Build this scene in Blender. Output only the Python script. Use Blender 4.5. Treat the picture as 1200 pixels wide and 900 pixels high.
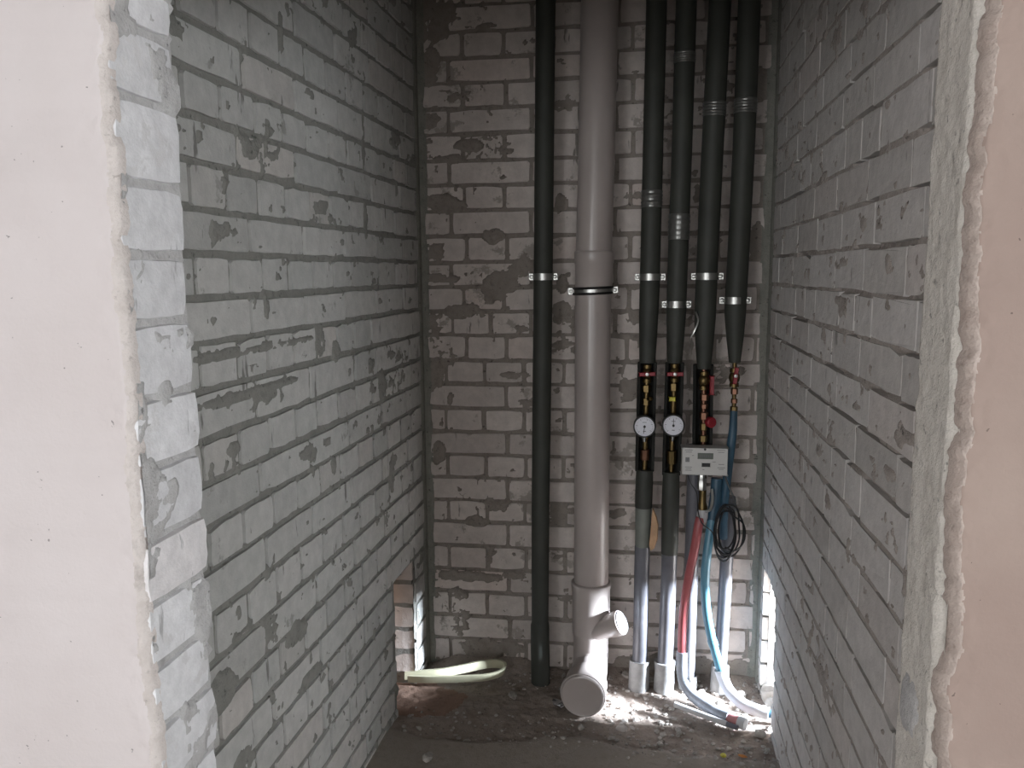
import bpy, bmesh, math, random
import numpy as np
from mathutils import Vector, Matrix
for o in list(bpy.data.objects): bpy.data.objects.remove(o)
S = bpy.context.scene
COL = S.collection
random.seed(7)

# ------------------------------------------------------------------ camera
CAM_H = 1.31
PITCH, ROLL = 0.13714, -0.00773
cd = bpy.data.cameras.new('camera'); cam = bpy.data.objects.new('camera', cd); COL.objects.link(cam)
cd.sensor_width = 36; cd.lens = 954.15/1200*36; cd.clip_start = 0.02
_u0 = Vector((0, math.sin(PITCH), math.cos(PITCH))); _r0 = Vector((1, 0, 0)); _f = Vector((0, math.cos(PITCH), -math.sin(PITCH)))
_r = _r0*math.cos(ROLL)+_u0*math.sin(ROLL); _u = -_r0*math.sin(ROLL)+_u0*math.cos(ROLL)
M = Matrix((( _r.x, _u.x, -_f.x, 0), (_r.y, _u.y, -_f.y, 0), (_r.z, _u.z, -_f.z, CAM_H), (0, 0, 0, 1)))
cam.matrix_world = M
S.camera = cam

# ------------------------------------------------------------------ light
S.view_settings.view_transform = 'Standard'; S.view_settings.look = 'None'
S.view_settings.gamma = 1; S.view_settings.use_curve_mapping = False
S.view_settings.exposure = 0.0
w = bpy.data.worlds.new('world'); S.world = w; w.use_nodes = True
w.node_tree.nodes['Background'].inputs[0].default_value = (0.55, 0.65, 0.8, 1)
w.node_tree.nodes['Background'].inputs[1].default_value = 0.05

def area(name, loc, target, sx, sy, power, color, spread=math.pi):
    l = bpy.data.lights.new(name, 'AREA'); l.shape = 'RECTANGLE'; l.size = sx; l.size_y = sy
    l.energy = power; l.color = color; l.spread = spread
    o = bpy.data.objects.new(name, l); COL.objects.link(o); o.location = loc
    o.rotation_euler = (Vector(target)-Vector(loc)).to_track_quat('-Z', 'Y').to_euler()
    return o
# window daylight from the room behind the photographer, then two added fill lamps
area('room_window_light', (2.15, -0.7, 1.10), (-0.6, 0.9, 1.0), 1.5, 1.3, 85, (0.92, 0.97, 1.0))
area('room_fill_light_left', (-1.75, -2.45, 1.10), (0.5, 1.3, 0.9), 1.3, 1.3, 62, (0.95, 0.98, 1.0))  # added fill to lift the right wall, no window known there
area('room_fill_light_rear', (-0.1, -2.5, 1.0), (0.1, 1.5, 0.8), 1.2, 1.0, 18, (0.93, 0.97, 1.0))  # added weak frontal fill to brighten the back wall
# daylight in the neighbouring space, falling through the low opening in the right wall
area('side_daylight', (2.348, 1.828, 0.66), (0.5, 2.33, 0.15), 0.27, 0.26, 950, (0.80, 0.89, 1.0))
# weak warm lamp in the space behind the low opening in the left wall
area('warm_side_light', (-0.95, 2.0, 0.55), (-0.3, 2.48, 0.15), 0.3, 0.3, 4.0, (1.0, 0.68, 0.48))

# ------------------------------------------------------------------ helpers
def nmat(name, rough=0.9, metal=0.0):
    m = bpy.data.materials.new(name); m.use_nodes = True
    nt = m.node_tree; b = nt.nodes['Principled BSDF']
    b.inputs['Roughness'].default_value = rough; b.inputs['Metallic'].default_value = metal
    return m, nt, b
def node(nt, t, **kw):
    n = nt.nodes.new(t)
    for k, v in kw.items(): setattr(n, k, v)
    return n
def noise(nt, scale, detail=6, rough=0.6, vec=None, stretch=None):
    g = node(nt, 'ShaderNodeNewGeometry')
    src = g.outputs['Position'] if vec is None else vec
    if stretch:
        mp = node(nt, 'ShaderNodeMapping'); mp.inputs['Scale'].default_value = stretch
        nt.links.new(src, mp.inputs[0]); src = mp.outputs[0]
    n = node(nt, 'ShaderNodeTexNoise'); n.inputs['Scale'].default_value = scale
    n.inputs['Detail'].default_value = detail; n.inputs['Roughness'].default_value = rough
    nt.links.new(src, n.inputs['Vector']); return n.outputs['Fac']
def ramp(nt, fac, stops):
    r = node(nt, 'ShaderNodeValToRGB'); cr = r.color_ramp
    while len(cr.elements) < len(stops): cr.elements.new(0.5)
    for e, (p, c) in zip(cr.elements, stops):
        e.position = p; e.color = (*c, 1) if len(c) == 3 else c
    nt.links.new(fac, r.inputs[0]); return r.outputs[0]
def mix(nt, fac, a, b, mode='MIX'):
    m = node(nt, 'ShaderNodeMix', data_type='RGBA', blend_type=mode)
    for i, v in ((0, fac), (6, a), (7, b)):
        if hasattr(v, 'links') or hasattr(v, 'is_linked'): nt.links.new(v, m.inputs[i])
        elif i == 0: m.inputs[0].default_value = v
        else: m.inputs[i].default_value = (*v, 1)
    return m.outputs[2]
def bump(nt, b, hs, dist=0.004):
    prev = None
    for h, st, dd in hs:
        bp = node(nt, 'ShaderNodeBump'); bp.inputs['Strength'].default_value = st; bp.inputs['Distance'].default_value = dd
        nt.links.new(h, bp.inputs['Height'])
        if prev is not None: nt.links.new(prev, bp.inputs['Normal'])
        prev = bp.outputs[0]
    nt.links.new(prev, b.inputs['Normal'])
K = (0, 0, 0); W1 = (1, 1, 1)

def brick_mat(name, c1, c2, smear, amount=0.55, sm_scale=9):
    m, nt, b = nmat(name, 0.92)
    oi = node(nt, 'ShaderNodeObjectInfo')
    base = ramp(nt, oi.outputs['Random'], [(0.0, c1), (0.45, c2), (0.8, tuple(0.9*x for x in c1)), (1.0, tuple(x*y for x, y in zip(c2, (1.0, 0.965, 0.95))))])
    mott = ramp(nt, noise(nt, 30, 5, 0.65), [(0.3, (0.84,)*3), (0.7, (1.06,)*3)])
    c = mix(nt, 1.0, base, mott, 'MULTIPLY')
    # thin wiped-on mortar film, thicker along some edges
    f1 = ramp(nt, noise(nt, sm_scale, 9, 0.68), [(amount, K), (amount+0.035, W1)])
    c = mix(nt, f1, c, smear)
    # vertical tool drips and pits
    f2 = ramp(nt, noise(nt, 26, 4, 0.6, stretch=(1, 1, 0.22)), [(0.66, K), (0.70, W1)])
    c = mix(nt, f2, c, tuple(0.62*x for x in smear))
    nt.links.new(c, b.inputs['Base Color'])
    bump(nt, b, [(noise(nt, 240, 3, 0.6), 0.35, 0.002), (noise(nt, 34, 6, 0.6), 0.45, 0.006)])
    return m
def simple(name, col, rough=0.5, metal=0.0, var=0.12, vs=18, bmp=0.0, bs=120, spec=None):
    m, nt, b = nmat(name, rough, metal)
    f = ramp(nt, noise(nt, vs, 5, 0.6), [(0.3, tuple(x*(1-var) for x in col)), (0.7, tuple(min(1, x*(1+var)) for x in col))])
    nt.links.new(f, b.inputs['Base Color'])
    if bmp: bump(nt, b, [(noise(nt, bs, 4, 0.6), bmp, 0.002)])
    if spec is not None: b.inputs['Specular IOR Level'].default_value = spec
    return m
def mortar_mat(name, c1, c2, dark=0.5):
    m, nt, b = nmat(name, 0.95)
    c = ramp(nt, noise(nt, 22, 7, 0.65), [(0.3, c1), (0.55, c2), (0.75, tuple(x*0.8 for x in c1))])
    c = mix(nt, ramp(nt, noise(nt, 70, 4, 0.6), [(0.62, K), (0.72, W1)]), c, tuple(dark*x for x in c1))
    nt.links.new(c, b.inputs['Base Color'])
    bump(nt, b, [(noise(nt, 260, 3, 0.6), 0.6, 0.003), (noise(nt, 60, 5, 0.6), 0.6, 0.006)])
    return m
def plaster_mat(name, c1, c2):
    m, nt, b = nmat(name, 0.93)
    c = ramp(nt, noise(nt, 3.2, 6, 0.6), [(0.32, c1), (0.68, c2)])
    c = mix(nt, ramp(nt, noise(nt, 95, 2, 0.5), [(0.745, K), (0.765, W1)]), c, tuple(0.5*x for x in c1))
    c = mix(nt, ramp(nt, noise(nt, 1.2, 5, 0.5, stretch=(1, 1, 9)), [(0.5, K), (0.75, (0.25,)*3)]), c, tuple(0.86*x for x in c1))
    nt.links.new(c, b.inputs['Base Color'])
    bump(nt, b, [(noise(nt, 180, 4, 0.6), 0.25, 0.002), (noise(nt, 9, 5, 0.55), 0.3, 0.01)])
    return m
MT = {}
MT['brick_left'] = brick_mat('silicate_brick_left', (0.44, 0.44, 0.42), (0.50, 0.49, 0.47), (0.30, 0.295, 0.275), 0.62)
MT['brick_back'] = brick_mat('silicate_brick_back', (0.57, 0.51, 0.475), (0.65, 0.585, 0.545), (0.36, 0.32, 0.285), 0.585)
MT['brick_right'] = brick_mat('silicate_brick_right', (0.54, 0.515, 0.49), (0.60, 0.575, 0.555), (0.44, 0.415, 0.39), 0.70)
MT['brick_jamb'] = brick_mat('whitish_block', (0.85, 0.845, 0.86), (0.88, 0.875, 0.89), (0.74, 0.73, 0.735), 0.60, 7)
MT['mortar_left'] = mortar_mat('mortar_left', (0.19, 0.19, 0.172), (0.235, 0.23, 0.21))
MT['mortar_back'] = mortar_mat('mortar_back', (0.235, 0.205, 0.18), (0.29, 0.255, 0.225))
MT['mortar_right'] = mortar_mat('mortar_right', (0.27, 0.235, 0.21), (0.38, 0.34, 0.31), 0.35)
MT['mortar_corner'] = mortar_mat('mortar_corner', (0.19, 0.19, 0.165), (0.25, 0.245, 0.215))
MT['mortar_rough'] = mortar_mat('mortar_rough', (0.66, 0.62, 0.56), (0.78, 0.74, 0.68), 0.5)
MT['mortar_jamb'] = mortar_mat('mortar_jamb', (0.46, 0.45, 0.445), (0.58, 0.57, 0.565))
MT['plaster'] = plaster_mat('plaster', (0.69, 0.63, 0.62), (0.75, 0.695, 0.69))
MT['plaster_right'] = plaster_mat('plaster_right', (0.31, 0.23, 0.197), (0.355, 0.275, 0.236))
MT['plaster_lip'] = mortar_mat('plaster_lip', (0.60, 0.54, 0.51), (0.71, 0.65, 0.62), 0.75)
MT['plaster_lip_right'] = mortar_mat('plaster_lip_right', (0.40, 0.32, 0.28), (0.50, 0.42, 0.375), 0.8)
MT['foam'] = simple('dark_green_foam', (0.036, 0.038, 0.031), 0.62, bmp=0.15, bs=60, vs=9, var=0.2)
MT['foam_inside'] = simple('foam_inside', (0.010, 0.010, 0.008), 0.8)
MT['pvc'] = simple('grey_drain_plastic', (0.365, 0.32, 0.30), 0.30, var=0.06, vs=7)
MT['sleeve'] = simple('grey_sleeve_plastic', (0.125, 0.125, 0.14), 0.33, var=0.2, vs=12)
MT['collar'] = simple('pale_collar', (0.27, 0.265, 0.26), 0.6, var=0.25, vs=25, bmp=0.3)
MT['rubber'] = simple('black_rubber', (0.012, 0.011, 0.011), 0.45)
MT['steel'] = simple('zinc_steel', (0.42, 0.42, 0.40), 0.36, 1.0, var=0.15)
MT['tape'] = simple('silver_tape', (0.16, 0.16, 0.15), 0.3, 0.6, var=0.2, vs=60)
MT['brass'] = simple('brass', (0.155, 0.11, 0.05), 0.42, 1.0, var=0.2, vs=50)
MT['copper'] = simple('red_brass', (0.20, 0.105, 0.07), 0.42, 1.0, var=0.2, vs=50)
MT['red'] = simple('red_plastic', (0.26, 0.015, 0.025), 0.45)
MT['yellow'] = simple('yellow_plastic', (0.55, 0.5, 0.05), 0.5)
MT['hose_red'] = simple('red_hose', (0.34, 0.085, 0.09), 0.38, var=0.15)
MT['hose_blue'] = simple('blue_hose', (0.035, 0.085, 0.13), 0.42, var=0.2)
MT['hose_cyan'] = simple('light_blue_hose', (0.10, 0.25, 0.34), 0.35, var=0.12)
MT['cable'] = simple('black_cable', (0.009, 0.009, 0.010), 0.4)
MT['case'] = simple('meter_case', (0.56, 0.55, 0.53), 0.45, var=0.04)
MT['lcd'] = simple('lcd', (0.13, 0.15, 0.13), 0.25)
MT['ink'] = simple('grey_ink', (0.12, 0.12, 0.12), 0.6)
MT['black'] = simple('black_plastic', (0.012, 0.012, 0.012), 0.4)
MT['dial'] = simple('dial_white', (0.70, 0.70, 0.76), 0.4, var=0.02)
MT['white'] = simple('white_plastic', (0.50, 0.50, 0.51), 0.45, var=0.1)
MT['wood'] = simple('raw_wood', (0.46, 0.29, 0.17), 0.75, var=0.15, vs=30)
MT['foam_yellow'] = simple('cream_foam_strip', (0.47, 0.45, 0.32), 0.7, var=0.1, bmp=0.15)
MT['stone'] = simple('rubble_stone', (0.36, 0.33, 0.30), 0.95, var=0.35, vs=25, bmp=0.5)
MT['foil'] = simple('crumpled_foil', (0.6, 0.6, 0.62), 0.25, 0.9)
MT['orange'] = simple('orange_scrap', (0.55, 0.22, 0.06), 0.6)
MT['pink'] = simple('pink_plastic', (0.45, 0.2, 0.2), 0.5)

# numpy value noise
def vnoise(x, y, seed=0):
    xi = np.floor(x).astype(np.int64); yi = np.floor(y).astype(np.int64)
    xf = x-xi; yf = y-yi; u = xf*xf*(3-2*xf); v = yf*yf*(3-2*yf)
    def h(a, b):
        n = (a*374761393+b*668265263+seed*1274126177) & 0xFFFFFFFF
        n = ((n ^ (n >> 13))*1274126177) & 0xFFFFFFFF
        n = n ^ (n >> 16)
        return (n & 0xFFFF)/65535.0
    return (h(xi, yi)*(1-u)+h(xi+1, yi)*u)*(1-v)+(h(xi, yi+1)*(1-u)+h(xi+1, yi+1)*u)*v
def fbm(x, y, octv=5, seed=0, g=0.55):
    s = 0; a = 1; t = 0
    for i in range(octv):
        s = s+a*vnoise(x*2**i, y*2**i, seed+i*17); t += a; a *= g
    return s/t

def link(name, me, mat, parent=None, smooth=False):
    o = bpy.data.objects.new(name, me); COL.objects.link(o)
    if mat is not None and not me.materials: me.materials.append(mat)
    if parent is not None: o.parent = parent
    if smooth:
        for p in me.polygons: p.use_smooth = True
    return o
def bm_obj(name, bm, mat, parent=None, smooth=False, sharp=None):
    me = bpy.data.meshes.new(name); bmesh.ops.recalc_face_normals(bm, faces=bm.faces); bm.to_mesh(me); bm.free()
    o = link(name, me, mat, parent, smooth)
    if smooth and sharp: me.set_sharp_from_angle(angle=math.radians(sharp))
    return o
def struct(name):
    o = bpy.data.objects.new(name, None); COL.objects.link(o); o['kind'] = 'structure'; o.empty_display_size = 0.05
    return o
def thing(name, label, cat, loc, group=None, kind=None):
    o = bpy.data.objects.new(name, None); COL.objects.link(o); o.empty_display_size = 0.03
    o.location = loc; o['label'] = label; o['category'] = cat
    if group: o['group'] = group
    return o
def tag(o, label, cat, group=None):
    o['label'] = label; o['category'] = cat
    if group: o['group'] = group
    return o

# niche frame: u along the back wall from its left corner, d off the wall, z up
CU = np.array([-0.28978, 2.63562]); DX = np.array([0.98963, -0.14365]); NX = np.array([-0.14365, -0.98963])
def bw(u, d, z):
    p = CU+DX*u+NX*d; return Vector((float(p[0]), float(p[1]), z))
BACK_ANG = math.atan2(DX[1], DX[0])
EX = Vector((DX[0], DX[1], 0)); EN = Vector((NX[0], NX[1], 0)); EZ = Vector((0, 0, 1))

class Wall:
    """plane with origin (xy), direction along s, outward normal n"""
    def __init__(s, org, dr, nrm):
        s.o = np.array(org, float); s.d = np.array(dr, float)/np.hypot(*dr); s.n = np.array(nrm, float)/np.hypot(*nrm)
    def p(s, a, z, off=0):
        q = s.o+s.d*a+s.n*off; return Vector((float(q[0]), float(q[1]), z))
    def grid(s, name, a0, a1, z0, z1, step, fn, mat, parent, mats=None, keep=None):
        na = int(round((a1-a0)/step))+1; nz = int(round((z1-z0)/step))+1
        A, Z = np.meshgrid(np.linspace(a0, a1, na), np.linspace(z0, z1, nz), indexing='ij')
        D = fn(A, Z)
        P = np.empty((na, nz, 3)); P[..., 0] = s.o[0]+s.d[0]*A+s.n[0]*D; P[..., 1] = s.o[1]+s.d[1]*A+s.n[1]*D; P[..., 2] = Z
        idx = np.arange(na*nz).reshape(na, nz)
        q = np.stack([idx[:-1, :-1], idx[1:, :-1], idx[1:, 1:], idx[:-1, 1:]], -1).reshape(-1, 4)
        ca = (A[:-1, :-1]+A[1:, 1:]).ravel()/2; cz = (Z[:-1, :-1]+Z[1:, 1:]).ravel()/2
        if keep is not None: 
            k = keep(ca, cz); q = q[k]; ca = ca[k]; cz = cz[k]
        # orient outward
        if (s.d[0]*0-s.d[1]*1) * 0 + (s.d[1]*1*s.n[0]-s.d[0]*1*s.n[1]) < 0: q = q[:, ::-1]
        me = bpy.data.meshes.new(name)
        me.vertices.add(na*nz); me.vertices.foreach_set('co', P.reshape(-1))
        me.loops.add(q.size); me.loops.foreach_set('vertex_index', q.reshape(-1))
        me.polygons.add(len(q)); me.polygons.foreach_set('loop_start', np.arange(0, q.size, 4)); me.polygons.foreach_set('loop_total', np.full(len(q), 4))
        me.update(calc_edges=True)
        ob = link(name, me, mat, parent)
        if mats is not None:
            for m in mats[1:]: me.materials.append(m)
            me.polygons.foreach_set('material_index', mats[0](ca, cz).astype(np.int32))
        me.polygons.foreach_set('use_smooth', np.ones(len(q), bool))
        return ob

def brick_outline(L, H, rnd, rough):
    """16 points round an irregular rectangle"""
    pts = []
    nl = 5; nh = 2
    c = rnd.uniform(0.002, 0.006)*rough
    def add(x, z): pts.append([x+rnd.uniform(-1, 1)*0.0016*rough, z+rnd.uniform(-1, 1)*0.0016*rough])
    for i in range(nl):
        t = (i+0.0)/(nl-1); add(-L/2+c+(L-2*c)*t, -H/2)
    for t in (0.08, 0.5, 0.92): add(L/2, -H/2+H*t)
    for i in range(nl):
        t = i/(nl-1); add(L/2-c-(L-2*c)*t, H/2)
    for t in (0.08, 0.5, 0.92): add(-L/2, H/2-H*t)
    if rnd.random() < 0.35*rough:   # a knocked-off corner
        k = rnd.choice([0, 4, 8, 12]); f = rnd.uniform(0.85, 0.96)
        pts[k][0] *= f; pts[k][1] *= rnd.uniform(0.75, 0.92)
    return pts
def brick_mesh(name, L, H, seed, rough=1.0, depth=0.022, mat=None):
    rnd = random.Random(seed)
    pts = brick_outline(L, H, rnd, rough); n = len(pts)
    ins = 0.0016
    v = []; f = []
    for x, z in pts: v.append((x-math.copysign(ins, x), rnd.uniform(-0.0006, 0.0006), z-math.copysign(ins, z)))
    for x, z in pts: v.append((x*1.004, -depth, z*1.004))
    f.append(tuple(range(n)))
    for i in range(n): f.append((i, n+i, n+(i+1) % n, (i+1) % n))
    me = bpy.data.meshes.new(name); me.from_pydata(v, [], f); me.update(); me.materials.append(mat)
    return me
VAR = {}
def variants(key, L, H, n, rough, mat):
    VAR[key] = [brick_mesh('brick', L, H, hash_seed(key)+i, rough, 0.022, mat) for i in range(n)]
def hash_seed(k): return sum(ord(c)*(i+3) for i, c in enumerate(k))*31
def place_bricks(wall, parent, rows, key_mat, jz, ja, rough, rnd, off_=0.0015, tw=1.0):
    """rows: list of (z_low, z_high, [a boundaries pairs])"""
    for L0, nm in ((0.115, 'h'), (0.24, 's')):
        variants(key_mat+nm, L0, 0.066, 12, rough, MT[key_mat])
    # object basis: local x along wall such that right-handed with y=normal, z=up
    dx = Vector((wall.d[0], wall.d[1], 0)); n = Vector((wall.n[0], wall.n[1], 0))
    if dx.cross(n).z < 0: dx = -dx
    R = Matrix((dx, n, EZ)).transposed().to_4x4()
    tot = 0
    for z0, z1, iv in rows:
        for a0, a1 in iv:
            L = a1-a0-ja; H = z1-z0-jz*rnd.uniform(0.8, 1.25)
            if L < 0.02: continue
            me = rnd.choice(VAR[key_mat+('h' if L < 0.17 else 's')]); L0 = 0.115 if L < 0.17 else 0.24
            o = bpy.data.objects.new('brick', me); COL.objects.link(o); o.parent = parent
            off = rnd.uniform(-off_, off_)
            T = Matrix.Translation(wall.p((a0+a1)/2+rnd.uniform(-.001, .001), (z0+z1)/2+rnd.uniform(-.0015, .0015), off))
            o.matrix_world = T @ R @ Matrix.Rotation(rnd.uniform(-0.006, 0.006), 4, 'Y') @ Matrix.Rotation(rnd.uniform(-0.008, 0.008)*tw, 4, 'Z') @ Matrix.Diagonal((L/L0*rnd.choice((1, 1)), 1, H/0.066, 1))
            tot += 1
    return tot
def split(iv, h0, h1):
    """cut the open stretch h0..h1 out of intervals"""
    out = []
    for a, b in iv:
        if b <= h0 or a >= h1: out.append((a, b)); continue
        if a < h0-0.02: out.append((a, h0))
        if b > h1+0.02: out.append((h1, b))
    return out
def box_bm(bm, c, sx, sy, sz, ax=None, bev=0):
    """box centred c with axes ax (3 vectors)"""
    ax = ax or (Vector((1, 0, 0)), Vector((0, 1, 0)), EZ); c = Vector(c)
    r = bmesh.ops.create_cube(bm, size=1)
    for v in r['verts']:
        p = v.co.copy(); v.co = c+ax[0]*p.x*sx+ax[1]*p.y*sy+ax[2]*p.z*sz
    if bev: 
        es = list({e for v in r['verts'] for e in v.link_edges}); bmesh.ops.bevel(bm, geom=es, offset=bev, segments=2, affect='EDGES', profile=0.6)
def prism(bm, pts, z0, z1):
    b = [bm.verts.new((p[0], p[1], z0)) for p in pts]; t = [bm.verts.new((p[0], p[1], z1)) for p in pts]
    n = len(pts); bm.faces.new(b[::-1]); bm.faces.new(t)
    for i in range(n): bm.faces.new((b[i], b[(i+1) % n], t[(i+1) % n], t[i]))
NA = (EX, EN, EZ)

# ------------------------------------------------------------------ walls
TOP = 2.72; VIS = 2.24
YL = 2.63562
WB = Wall(CU, DX, NX)
dl = np.array([-0.17567, -1.0]); dl /= np.hypot(*dl)
WL = Wall(CU, dl, (-dl[1], dl[0]))            # outward to +x
CR = np.array([0.7834, 2.4798]); dr = np.array([-0.16407, -1.0]); dr /= np.hypot(*dr)
WR = Wall(CR, dr, (dr[1], -dr[0]))            # outward to -x
if WL.n[0] < 0: WL.n = -WL.n
if WR.n[0] > 0: WR.n = -WR.n
zB = [z+CAM_H for z in (0.7273, 0.6518, 0.5767, 0.5009, 0.4241, 0.3443, 0.2696, 0.1904, 0.1119, 0.0304, -0.0476, -0.1251, -0.2008, -0.2835, -0.3594, -0.4395, -0.5164, -0.5933, -0.6702, -0.7473, -0.8228, -0.9041, -0.9848, -1.0634, -1.1471, -1.2286, -1.32)]
zL = [z+CAM_H for z in (0.4048, 0.3275, 0.2556, 0.1822, 0.1054, 0.0331, -0.0409, -0.1159, -0.196, -0.2777, -0.3536, -0.4283, -0.5047, -0.5824, -0.667, -0.747, -0.826, -0.905, -0.983, -1.061, -1.139, -1.217, -1.295, -1.373)]
zR = [z+CAM_H for z in (0.3414, 0.2672, 0.1867, 0.112, 0.0368, -0.0418, -0.1175, -0.1934, -0.2715, -0.3485, -0.4317, -0.5107, -0.5892, -0.675, -0.752, -0.83, -0.908, -0.986, -1.064, -1.142, -1.22, -1.298, -1.376)]
def extend(z, pitch):
    n = 0
    while z[0] < VIS: z.insert(0, z[0]+pitch); n += 1
    return n
nB = extend(zB, 0.0765); nL = extend(zL, 0.077); nR = extend(zR, 0.078)

def mortar_fn(seed, recess, smear_thr, smears=(), corner=0.0, rough=0.004, corner_w=0.05, corner2=None):
    def fn(A, Z):
        d = -recess+(fbm(A*22, Z*22, 5, seed)-0.5)*rough*2.4+(fbm(A*80, Z*80, 3, seed+3)-0.5)*rough
        s = fbm(A*9+40, Z*13, 6, seed+5, 0.6)
        k = np.clip((s-smear_thr)/0.05, 0, 1)
        s2 = fbm(A*34+7, Z*30, 4, seed+31, 0.6)
        k = np.maximum(k, np.clip((s2-0.70)/0.05, 0, 1))
        for (a, z, ra, rz) in smears:
            e = ((A-a)/ra)**2+((Z-z)/rz)**2+(fbm(A*35, Z*35, 4, seed+9)-0.5)*1.6
            k = np.maximum(k, np.clip((1.05-e)/0.35, 0, 1))
        d = d+k*(recess+0.0026)
        if corner:
            c = np.clip(1-A/(corner_w*(0.6+0.9*fbm(A*3, Z*9, 4, seed+11))), 0, 1)
            d = np.maximum(d, -recess+np.minimum(1, c*2.2)*(recess+corner))
        if corner2:
            c = np.clip(1-(corner2-A)/(corner_w*(0.6+0.9*fbm(A*3, Z*9, 4, seed+12))), 0, 1)
            c = np.where(A > corner2, 0, c)
            d = np.maximum(d, -recess+np.minimum(1, c*2.2)*(recess+corner))
        return d
    return fn
rnd = random.Random(11)
U_R = 1.0844
# --- back wall
wb = struct('wall_back')
LB = U_R+0.30
rows = []
for i in range(len(zB)-1):
    k = i-nB; z1, z0 = zB[i], zB[i+1]
    if k <= 9: head = (k % 2 == 0); ph = 0.148 if head else 0.101
    elif k <= 12: head = k % 2 == 0; ph = 0.143 if head else 0.228
    else: head = (k % 2 == 1); ph = 0.074 if head else 0.275
    p = 0.1295 if head else 0.258
    if k in (11,): p = 0.1295
    js = [0.0]+[ph+p*n+rnd.uniform(-.004, .004) for n in range(-3, 14) if 0.028 < ph+p*n < LB-0.04]+[LB]
    iv = list(zip(js[:-1], js[1:]))
    rows.append((z0, z1, [(max(a, 0.012), b) for a, b in iv]))
    if z0 > 0.43: rows[-1] = (z0, z1, [(a, min(b, U_R-0.006)) for a, b in rows[-1][2] if a < U_R-0.03])
nb = place_bricks(WB, wb, rows, 'brick_back', 0.0095, 0.010, 1.0, rnd)
def px(u, z, ru, rz): return (u, z, ru, rz)
smB = [px(0.09, 1.525, 0.085, 0.030), px(0.165, 1.70, 0.045, 0.022), px(0.10, 1.66, 0.05, 0.016), px(0.05, 1.29, 0.08, 0.018), px(0.27, 1.275, 0.065, 0.036),
       px(0.14, 1.185, 0.07, 0.03), px(0.455, 1.27, 0.02, 0.03), px(0.45, 1.515, 0.025, 0.035), px(0.452, 1.18, 0.03, 0.04), px(0.05, 1.05, 0.07, 0.05),
       px(0.045, 1.95, 0.035, 0.045), px(0.03, 1.78, 0.05, 0.03), px(0.04, 1.90, 0.03, 0.03), px(0.68, 1.17, 0.025, 0.03), px(0.17, 0.49, 0.045, 0.022),
       px(0.24, 1.42, 0.04, 0.03), px(0.03, 0.98, 0.05, 0.06), px(0.05, 0.72, 0.025, 0.05), px(0.05, 2.08, 0.08, 0.07), px(0.2, 2.05, 0.06, 0.012), px(0.14, 0.30, 0.12, 0.02),
       px(0.22, 0.05, 0.12, 0.04), px(0.30, 0.98, 0.05, 0.015), px(1.03, 1.85, 0.05, 0.05), px(1.04, 1.40, 0.03, 0.06), px(0.9, 0.02, 0.4, 0.05)]
kb = lambda a, z: (a < U_R+0.006) | (z < 0.42)
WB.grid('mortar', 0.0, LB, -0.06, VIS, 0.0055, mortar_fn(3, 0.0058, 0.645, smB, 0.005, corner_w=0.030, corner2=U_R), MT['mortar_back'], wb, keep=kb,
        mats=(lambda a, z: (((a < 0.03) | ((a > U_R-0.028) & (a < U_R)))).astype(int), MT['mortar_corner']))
bm = bmesh.new()
box_bm(bm, bw(0.55, -0.115, 1.33), 2.2, 0.17, 2.8, NA); bm_obj('core', bm, MT['mortar_back'], wb)
bm = bmesh.new(); box_bm(bm, bw(U_R/2, -0.0155, (TOP+VIS)/2), U_R, 0.03, TOP-VIS, NA); bm_obj('upper_course', bm, MT['mortar_back'], wb)

# --- left wall
HL0, HL1, HLZ = 0.147, 0.343, zL[nL+17]
wl = struct('wall_left')
rows = []; ENDL = 1.44
for i in range(len(zL)-1):
    k = i-nL; z1, z0 = zL[i], zL[i+1]
    head = k % 2 != 0
    if head: js = [0.016+0.1183*n+rnd.uniform(-.004, .004) for n in range(0, 13)]
    else: js = [0.012, 0.19]+[0.19+0.2345*n+rnd.uniform(-.012, .012) for n in range(1, 6)]
    if k == 2: js = [0.012, 0.205, 0.446, 0.672, 0.91, 1.149, 1.385]
    if k == 8: js = [0.012, 0.142, 0.44, 0.608, 0.878, 1.127, 1.37]
    if k == 7: js = [0.012, 0.254, 0.48, 0.601, 0.718, 0.838, 0.954, 1.075, 1.185, 1.312, 1.43]
    if k == 5: js = [0.012, 0.13, 0.256, 0.406, 0.606, 0.724, 0.842, 0.962, 1.077, 1.199, 1.311, 1.43]
    js = [max(0.012, j) for j in js if j < ENDL]
    if js[-1] < ENDL-0.05: js.append(ENDL)
    iv = list(zip(js[:-1], js[1:]))
    if z1 < HLZ+0.02: iv = split(iv, HL0-0.002, HL1)
    rows.append((z0, z1, iv))
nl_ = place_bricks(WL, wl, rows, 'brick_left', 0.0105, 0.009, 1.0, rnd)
smL = [px(0.95, 1.78, 0.012, 0.05), px(1.07, 1.245, 0.012, 0.03), px(0.90, 0.92, 0.05, 0.02), px(1.30, 0.58, 0.06, 0.04), px(1.25, 0.40, 0.05, 0.04), px(0.50, 1.65, 0.014, 0.09),
       px(0.50, 1.45, 0.014, 0.06), px(0.41, 1.0, 0.03, 0.05), px(1.1, 1.17, 0.3, 0.01), px(1.2, 1.09, 0.3, 0.012), px(0.72, 1.93, 0.03, 0.03), px(0.95, 0.42, 0.08, 0.02),
       px(0.82, 1.165, 0.03, 0.04), px(0.73, 1.13, 0.03, 0.03), px(1.0, 0.55, 0.05, 0.03), px(0.35, 0.72, 0.03, 0.04)]
inL = lambda a, z: ~((a > HL0) & (a < HL1) & (z < HLZ))
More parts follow.
